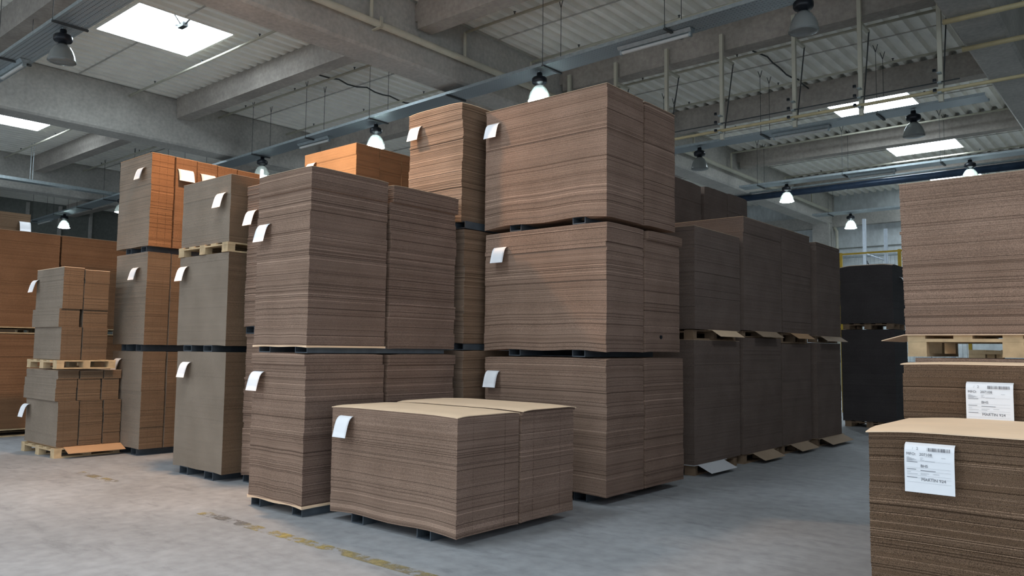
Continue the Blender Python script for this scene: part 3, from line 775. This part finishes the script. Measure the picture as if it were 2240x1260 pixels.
def printed_label(label, x0, y, ztop, w, h, tilt=0.0, seed=1):
    """flat printed sheet hanging a hand's breadth in front of a stack face, tucked in along its top edge"""
    root = thing('printed_label', label, 'printed label', (x0, y, ztop), 'printed order labels on the right-hand stacks')
    g = MB()
    off = [(0.02, .0), (-.012, .0), (-.035, -.012), (-.045, -.035), (-.050, -.08), (-.052, -h)]
    n = len(off)
    for side in (0, -.0008):
        for xx in (0, w):
            for o, z in off: g.v.append((x0 + xx, y + o + side, ztop + z))
    for j in range(n - 1):
        g.f.append((j, n + j, n + j + 1, j + 1)); g.f.append((2 * n + j, 2 * n + j + 1, 3 * n + j + 1, 3 * n + j))
        g.f.append((j, j + 1, 2 * n + j + 1, 2 * n + j)); g.f.append((n + j, 3 * n + j, 3 * n + j + 1, n + j + 1))
    g.f.append((n - 1, 2 * n - 1, 4 * n - 1, 3 * n - 1)); g.f.append((0, 2 * n, 3 * n, n))
    g.build('sheet', MAT['paper'], root)
    yf = -.0538
    rs = random.Random(seed)
    S = w / .24
    def T(body, size, fx, fz, m='ink', nm='printed_text'):
        # fx, fz as fractions of the sheet from the top left
        o = text_mesh(body, size * S, nm, MAT[m], root, fx * w, -fz * h, -.0535 + .0028 * max(0, (.3 - fz)) )
        return o
    T('2', .020, .25, .13); T('/', .018, .17, .13, 'ink_grey')
    T('MFO:', .0205, .045, .245); T('207108', .0205, .31, .245)
    T('BHS', .0205, .33, .48); T('MARTIN 924', .0215, .34, .755)
    # barcode
    b = MB(); xx = .47
    while xx < .93:
        ww = rs.choice((.006, .009, .014))
        b.box(x0 + xx * w, x0 + (xx + ww) * w, y + yf + .0012, y + yf + .0018, ztop - .145 * h, ztop - .075 * h)
        xx += ww + rs.choice((.006, .009, .016))
    b.build('barcode', MAT['ink'], root)
    # small illegible printing and ruled lines
    q = MB()
    for fz in (.355, .495, .56, .65, .70, .79): q.box(x0 + .05 * w, x0 + .93 * w, y + yf, y + yf + .0006, ztop - fz * h - .0006, ztop - fz * h)
    q.box(x0 + .42 * w, x0 + .58 * w, y + yf, y + yf + .0006, ztop - .262 * h, ztop - .258 * h)
    q.build('ruled_lines', MAT['ink_grey'], root)
    s = MB()
    for fz, fx, ln_ in ((.285, .05, .06), (.30, .05, .10), (.315, .05, .16), (.33, .05, .20), (.345, .05, .12), (.285, .33, .06), (.31, .33, .04), (.335, .33, .08), (.345, .42, .2), (.585, .05, .08), (.60, .33, .17), (.60, .58, .12), (.62, .05, .22), (.625, .33, .12), (.685, .33, .1), (.685, .49, .1), (.26, .75, .08)):
        s.box(x0 + fx * w, x0 + (fx + ln_) * w, y + yf, y + yf + .0006, ztop - fz * h - .0016, ztop - fz * h)
    s.build('small_print', MAT['ink_grey'], root)
    s = MB()
    for fz, fx, ln_ in ((.375, .05, .22), (.525, .05, .19), (.54, .33, .30), (.69, .05, .21)):
        s.box(x0 + fx * w, x0 + (fx + ln_) * w, y + yf, y + yf + .0006, ztop - fz * h - .0025, ztop - fz * h)
    s.build('bold_print', MAT['ink'], root)
    return root
printed_label('printed order label reading MARTIN 924 on the front lower right stack', -1.155, 4.698, 1.12, .24, .258, seed=3)
printed_label('printed order label reading MARTIN 924 on the second right stack, lower edge covered', -1.065, 5.858, 1.42, .262, .28, seed=5)

# ------------------------------------------------------------------ lamps, trays, pipes
LENS = {'lit': 'lit', 'glow': 'glow', 'warm': 'warm', 'off': 'bell'}
def lamp(label, x, y, state, z=6.28):
    root = thing('high_bay_lamp', label, 'lamp', (x, y, z), 'high-bay lamps under the cable trays')
    c = (x, y, z)
    MB().lathe([(.0, .30), (.06, .30), (.075, .33), (.13, .345), (.145, .37), (.145, .43), (.125, .455), (.09, .47), (.055, .49), (.05, .55), (.0, .55)], c, 24).build('ballast_housing', MAT['black'], root, True)
    rf = MB().lathe([(.215, 0.0), (.212, .02), (.198, .09), (.172, .17), (.125, .25), (.075, .295), (.06, .30), (.055, .297), (.07, .29), (.118, .245), (.165, .165), (.190, .088), (.205, .018), (.208, .0)], c, 36, .012).build('reflector', MAT['bell'], root, True)
    MB().lathe([(.0, -.030), (.10, -.026), (.18, -.012), (.212, -.001), (.19, .012), (.0, .012)], c, 28).build('lens', MAT[LENS[state]], rf, True)
    MB().box(x - .02, x + .02, y - .02, y + .02, z + .55, z + .585).build('hanger', MAT['galv'], root)
    MB().lathe([(0, .07), (.035, .08), (.045, .14), (.035, .2), (0, .21)], c, 14).build('bulb', MAT['lit' if state == 'lit' else 'warm' if state == 'warm' else 'glow' if state == 'glow' else 'tube'], rf, True)
    if state in ('lit', 'warm', 'glow'):
        ld = bpy.data.lights.new('lamp_light', 'SPOT')
        ld.energy = {'lit': LAMP_W, 'glow': LAMP_W * .3, 'warm': WARM_W}[state]
        ld.color = (.80, .92, 1.0) if state != 'warm' else (1.0, .62, .36)
        ld.spot_size = math.radians(165); ld.spot_blend = .6; ld.shadow_soft_size = .19
        lo = bpy.data.objects.new('lamp_light', ld); COL.objects.link(lo); lo.parent = root; lo.location = (0, 0, -.06)
    return root
lamp('unlit high-bay lamp at the upper left, below the tray with the big skylight', -14.0, 4.84, 'off')
lamp('warm lit high-bay lamp on the near tray, right of the upper left lamp', -9.05, 4.88, 'warm')
lamp('large unlit high-bay lamp at the top right, ribbed glass', -4.0, 11.25, 'off')
lamp('brightly lit high-bay lamp hanging over the tallest tower', -9.05, 11.4, 'lit')
lamp('brightly lit high-bay lamp above the orange fronted stack', -14.2, 11.72, 'lit')
lamp('faintly glowing high-bay lamp left of the tall upper stack', -19.2, 11.85, 'glow')
lamp('faintly glowing high-bay lamp at far left beside the rusty tower', -28.5, 12.05, 'glow')
lamp('small brightly lit high-bay lamp above the reddish stacks at left', -34.2, 12.25, 'lit')
lamp('unlit high-bay lamp just right of the tallest tower', -9.07, 17.98, 'off', z=6.19)
lamp('dark unlit high-bay lamp below the skylight at the right', -4.1, 17.95, 'off', z=6.19)
lamp('lit high-bay lamp over the right-hand row', -9.15, 24.0, 'lit')
lamp('lit high-bay lamp partly behind the big right stack', -4.1, 23.9, 'lit')
lamp('lit high-bay lamp in front of the back wall', -9.25, 30.6, 'lit')

def tray(label, x0, x1, y, z=6.86, w=.5, rot=0.0, perf='perf'):
    root = thing('cable_tray', label, 'cable tray', ((x0 + x1) / 2, y, z), 'suspended perforated cable trays')
    root.rotation_euler.z = rot
    MB().box(x0, x1, y - w / 2, y + w / 2, z, z + .004).build('tray_pan', MAT[perf], root)
    MB().box(x0, x1, y - w / 2 - .004, y - w / 2, z, z + .06).build('side_rail', MAT['galv'], root)
    MB().box(x0, x1, y + w / 2, y + w / 2 + .004, z, z + .06).build('side_rail', MAT['galv'], root)
    MB().box(x0 + .02, x1 - .02, y - .18, y + .12, z + .006, z + .03).build('cables', MAT['wire'], root)
    n = int((x1 - x0) / 2.6)
    for i in range(n + 1):
        xx = x0 + .6 + i * 2.6
        if xx > x1: break
        MB().box(xx, xx + .05, y - w / 2 - .03, y + w / 2 + .03, z - .03, z - .002).build('strap', MAT['wire'], root)
        if any(a - .1 < xx < b + .1 for a, b in GIR): continue
        for sgn in (-1, 1):
            yw = y + sgn * (w / 2 + .02)
            hw = MB().tube([(xx + .02, yw, z), (xx + .02, yw, Z_ROOF - .16)], .006, 5)
            for q in (-1, 1): hw.tube([(xx + .02, yw, Z_ROOF - .16), (xx + .02 + q * .05, yw, Z_ROOF)], .008, 5)
            hw.build('hanger_wire', MAT['wire'], root)
    return root
tray('near cable tray crossing the upper left corner', -30, -7.5, 4.86)
tray('long cable tray running behind the tops of the central towers', -38, -1.4, 11.80, rot=-.0335)
tray('cable tray running to the right past the tallest tower', -10.6, -2.75, 18.05, z=6.77)
tray('cable tray further back above the right-hand row', -10.6, -2.75, 24.0)
tray('farthest cable tray, in front of the back wall', -10.6, -2.75, 30.6)
t5 = thing('light_trunking', 'pale trunking hung along the far left bay at right angles to the trays', 'cable tray', (-29.0, 14, 6.95))
MB().box(-29.15, -28.85, 2, 26, 6.93, 7.03).build('trunking_body', MAT['galv'], t5)
for yy in (5, 9.3, 13.2, 18, 22):
    for dx in (-.12, .12): MB().tube([(-29 + dx, yy, 7.03), (-29 + dx, yy, Z_ROOF)], .008, 5).build('hanger_wire', MAT['galv'], t5)

def fluor(label, x0, x1, y, z=6.80):
    root = thing('fluorescent_fixture', label, 'light fixture', ((x0 + x1) / 2, y, z), 'unlit fluorescent fixtures under the trays')
    MB().prism([(y - .09, z + .055), (y - .05, z), (y + .05, z), (y + .09, z + .055)], 0, x0, x1).build('housing', MAT['galv'], root)
    MB().tube([(x0 + .04, y, z - .035), (x1 - .04, y, z - .035)], .032, 10).build('diffuser', MAT['tube'], root)
    for xx in (x0 + .02, x1 - .06): MB().box(xx, xx + .04, y - .03, y + .03, z - .07, z).build('end_cap', MAT['galv'], root)
fluor('fluorescent fixture under the central tray at the top of the picture', -7.25, -5.85, 11.38)
fluor('fluorescent fixture under the central tray above the orange fronted stack', -17.3, -16.0, 11.75)
fluor('fluorescent fixture at the upper left edge beside the unlit lamp', -17.4, -16.1, 4.95)
fluor('fluorescent fixture under the right-hand tray below the beam', -7.2, -5.85, 18.05, z=6.71)
fluor('fluorescent fixture under the far tray above the right-hand row', -7.3, -6.0, 24.05)
fluor('small fluorescent fixture beside the far left lit lamp', -37.5, -36.0, 12.4)

def pipe_thing(name, label, pts, r, mat, cat='pipe', group=None, heads=(), n=10):
    p0 = Vector(pts[0])
    root = thing(name, label, cat, p0, group)
    MB().tube(pts, r, n).build('pipe_run', MAT[mat], root, True)
    for (hx, hy, hz) in heads:
        MB().lathe([(0, 0), (.012, 0), (.012, .05), (.028, .055), (.028, .06), (0, .06)], (hx, hy, hz), 8).build('sprinkler_head', MAT['wire'], root)
    return root
# sprinkler main beside the central girder
rm = pipe_thing('sprinkler_main', 'thick cream pipe running along the central girder', [(-10.93, -2, 7.5), (-10.93, 34.0, 7.5)], .065, 'pipe')
for yy in (3, 9.0, 15.2, 21.6, 27.8):
    b = MB().box(-11.1, -10.86, yy, yy + .06, 7.42, 7.44); b.box(-10.87, -10.85, yy, yy + .06, 7.42, 7.62)
    b.build('pipe_bracket', MAT['pipe'], rm)
SPY_R = [(8.85, 'first'), (11.3, 'second'), (13.45, 'third'), (16.1, 'fourth'), (18.45, 'fifth'), (21.3, 'sixth'), (23.9, 'seventh'), (28.5, 'eighth'), (31.3, 'ninth')]
for yy, o in SPY_R:
    MB().tube([(-10.93, yy, 7.5), (-10.93, yy, 8.07)], .035, 8).build('riser', MAT['pipe'], rm)
    pipe_thing('sprinkler_pipe', 'thin sprinkler branch pipe under the right-hand roof bay, %s from the camera' % o, [(-10.9, yy, 8.07), (-2.75, yy, 8.07)], .028, 'pipe', 'pipe', 'sprinkler branch pipes', [(xx, yy, 8.09) for xx in (-9.6, -7.2, -4.6)])
for yy, o in ((8.78, 'nearest'), (11.28, 'second'), (13.5, 'third')):
    pipe_thing('sprinkler_pipe', 'thin sprinkler branch pipe under the left-hand roof bay, %s to the camera' % o, [(-20.6, yy, 8.07), (-13.9, yy, 8.07)], .028, 'pipe', 'pipe', 'sprinkler branch pipes', [(xx, yy, 8.09) for xx in (-19.2, -16.9, -14.5)])
for yy, o in ((9.1, 'nearest'), (11.7, 'second'), (14.4, 'third')):
    pipe_thing('sprinkler_pipe', 'thin sprinkler branch pipe under the far left roof bay, %s to the camera' % o, [(-31.1, yy, 8.07), (-24.9, yy, 8.07)], .028, 'pipe', 'pipe', 'sprinkler branch pipes', [(xx, yy, 8.09) for xx in (-29.5, -26.5)])
rs = random.Random(4)
for nm, xx, ya, yb in (('dark cable sagging below the deck left of the central girder', -15.65, 10.9, 14.2), ('dark cable sagging below the deck right of the hanging posts', -6.85, 15.9, 19.7)):
    pts = [(xx + rs.uniform(-.05, .05), ya + (yb - ya) * i / 12, 8.24 - (.05 if i % 3 else 0)) for i in range(13)]
    tag(MB().tube(pts, .018, 6).build('roof_cable', MAT['wire']), nm, 'cable')
# Y-shaped wire clips holding the tray wires are part of the trays; big dark pipe and pale pipe at the back
pipe_thing('service_pipe', 'thick dark blue pipe crossing below the far tray', [(-13.5, 25.9, 6.93), (-2.75, 25.9, 6.93)], .11, 'dark_pipe')
pipe_thing('service_pipe', 'thin pale pipe resting on the thick dark pipe', [(-13.5, 25.8, 7.075), (-2.75, 25.8, 7.075)], .035, 'galv')
pipe_thing('service_pipe', 'pale horizontal pipe along the back wall', [(-20, 34.1, 5.6), (-3, 34.1, 5.6)], .05, 'galv')
pipe_thing('downpipe', 'pale downpipe beside the back wall column', [(-10.95, 34.0, 6.9), (-10.85, 34.0, 6.7), (-10.85, 34.0, .0)], .06, 'pipe')
for yy, zz, nm in ((14.0, 6.99, 'upper'), (15.5, 6.99, 'lower')):
    pipe_thing('conduit', '%s yellowish conduit crossing under the right girder' % nm, [(-2.72, yy, zz), (-1.3, yy, zz)], .045, 'pipe_yellow')

# hanging posts with three rails in front of the beam
POST_X = [-10.7, -9.41, -8.13, -6.87, -5.39, -4.19, -2.9]
pn = ('first', 'second', 'third', 'fourth', 'fifth', 'sixth', 'seventh')
for k, xx in enumerate(POST_X):
    r = thing('hanging_post', 'cream hanging post with brace, %s from the left in the row carrying rails' % pn[k], 'post', (xx, 14.62, 5.86), 'hanging posts carrying the rails')
    MB().box(xx - .035, xx + .035, 14.58, 14.65, 5.86, 8.05).build('post', MAT['pipe'], r)
    MB().box(xx - .03, xx + .03, 14.65, 15.15, 7.56, 7.61).build('side_arm', MAT['pipe'], r)
    MB().tube([(xx + .02, 15.12, 7.58), (xx + .02, 14.66, 5.95)], .012, 6).build('brace', MAT['wire'], r)
    for j in range(3):
        MB().box(xx - .03, xx + .03, 14.47, 14.58, 6.0 + .17 * j - .02, 6.0 + .17 * j).build('rail_bracket', MAT['galv'], r)
        MB().lathe([(0, 0), (.03, 0), (.03, .045), (0, .045)], (xx - .06, 14.44, 6.0 + .17 * j), 10).build('clip', MAT['black'], r)
pipe_thing('hanging_rail', 'yellowish lowest rail on the row of hanging posts', [(-10.9, 14.54, 6.03), (-.6, 14.54, 6.03)], .03, 'pipe_yellow', 'rail')
pipe_thing('hanging_rail', 'thin dark middle rail on the row of hanging posts', [(-10.9, 14.54, 6.18), (-2.6, 14.54, 6.18)], .011, 'wire', 'rail')

# ------------------------------------------------------------------ far aisle: racks and yellow machine fence
fr = thing('machine_fence', 'yellow post and rail guard fence with wire mesh in the far aisle', 'fence', (-6.2, 22, 0))
for xx in (-6.93, -5.45, -3.9): MB().box(xx - .035, xx + .035, 21.96, 22.04, 0, 4.3).build('fence_post', MAT['yellow'], fr)
MB().box(-7.0, -3.9, 21.98, 22.02, 4.24, 4.285).build('top_rail', MAT['yellow'], fr)
ms = MB()
for i in range(31): ms.tube([(-6.97 + i * .1, 22, .2), (-6.97 + i * .1, 22, 4.22)], .004, 4)
for i in range(21): ms.tube([(-6.97, 22, .2 + .2 * i), (-3.92, 22, .2 + .2 * i)], .004, 4)
ms.build('wire_mesh', MAT['rack'], fr)
for k, (xx, yy, zt) in enumerate(((-7.75, 27, 6.0), (-5.9, 27, 5.3), (-9.6, 27, 5.0), (-10.9, 27, 4.9), (-12.6, 27, 5.4))):
    r = thing('rack_frame', 'grey perforated rack frame in the far aisle, %s' % ('tallest, above the yellow fence rail', 'beside the edge of the big right stack', 'behind the last stacks of the row', 'showing its tip over the right-hand row', 'farthest left behind the row')[k], 'rack', (xx, yy, 0), 'rack upright frames')
    MB().box(xx - .05, xx + .05, yy, yy + .08, 0, zt).build('upright', MAT['rack'], r)
    MB().box(xx + .55, xx + .65, yy + .2, yy + .28, 0, zt - .35).build('upright', MAT['rack'], r)
    MB().tube([(xx, yy + .05, zt - 1.15), (xx + .6, yy + .25, zt - 1.4)], .03, 6).build('brace', MAT['rack'], r)
    MB().tube([(xx + .6, yy + .25, zt - 2.6), (xx, yy + .05, zt - 1.3)], .02, 6).build('brace', MAT['wire'], r)
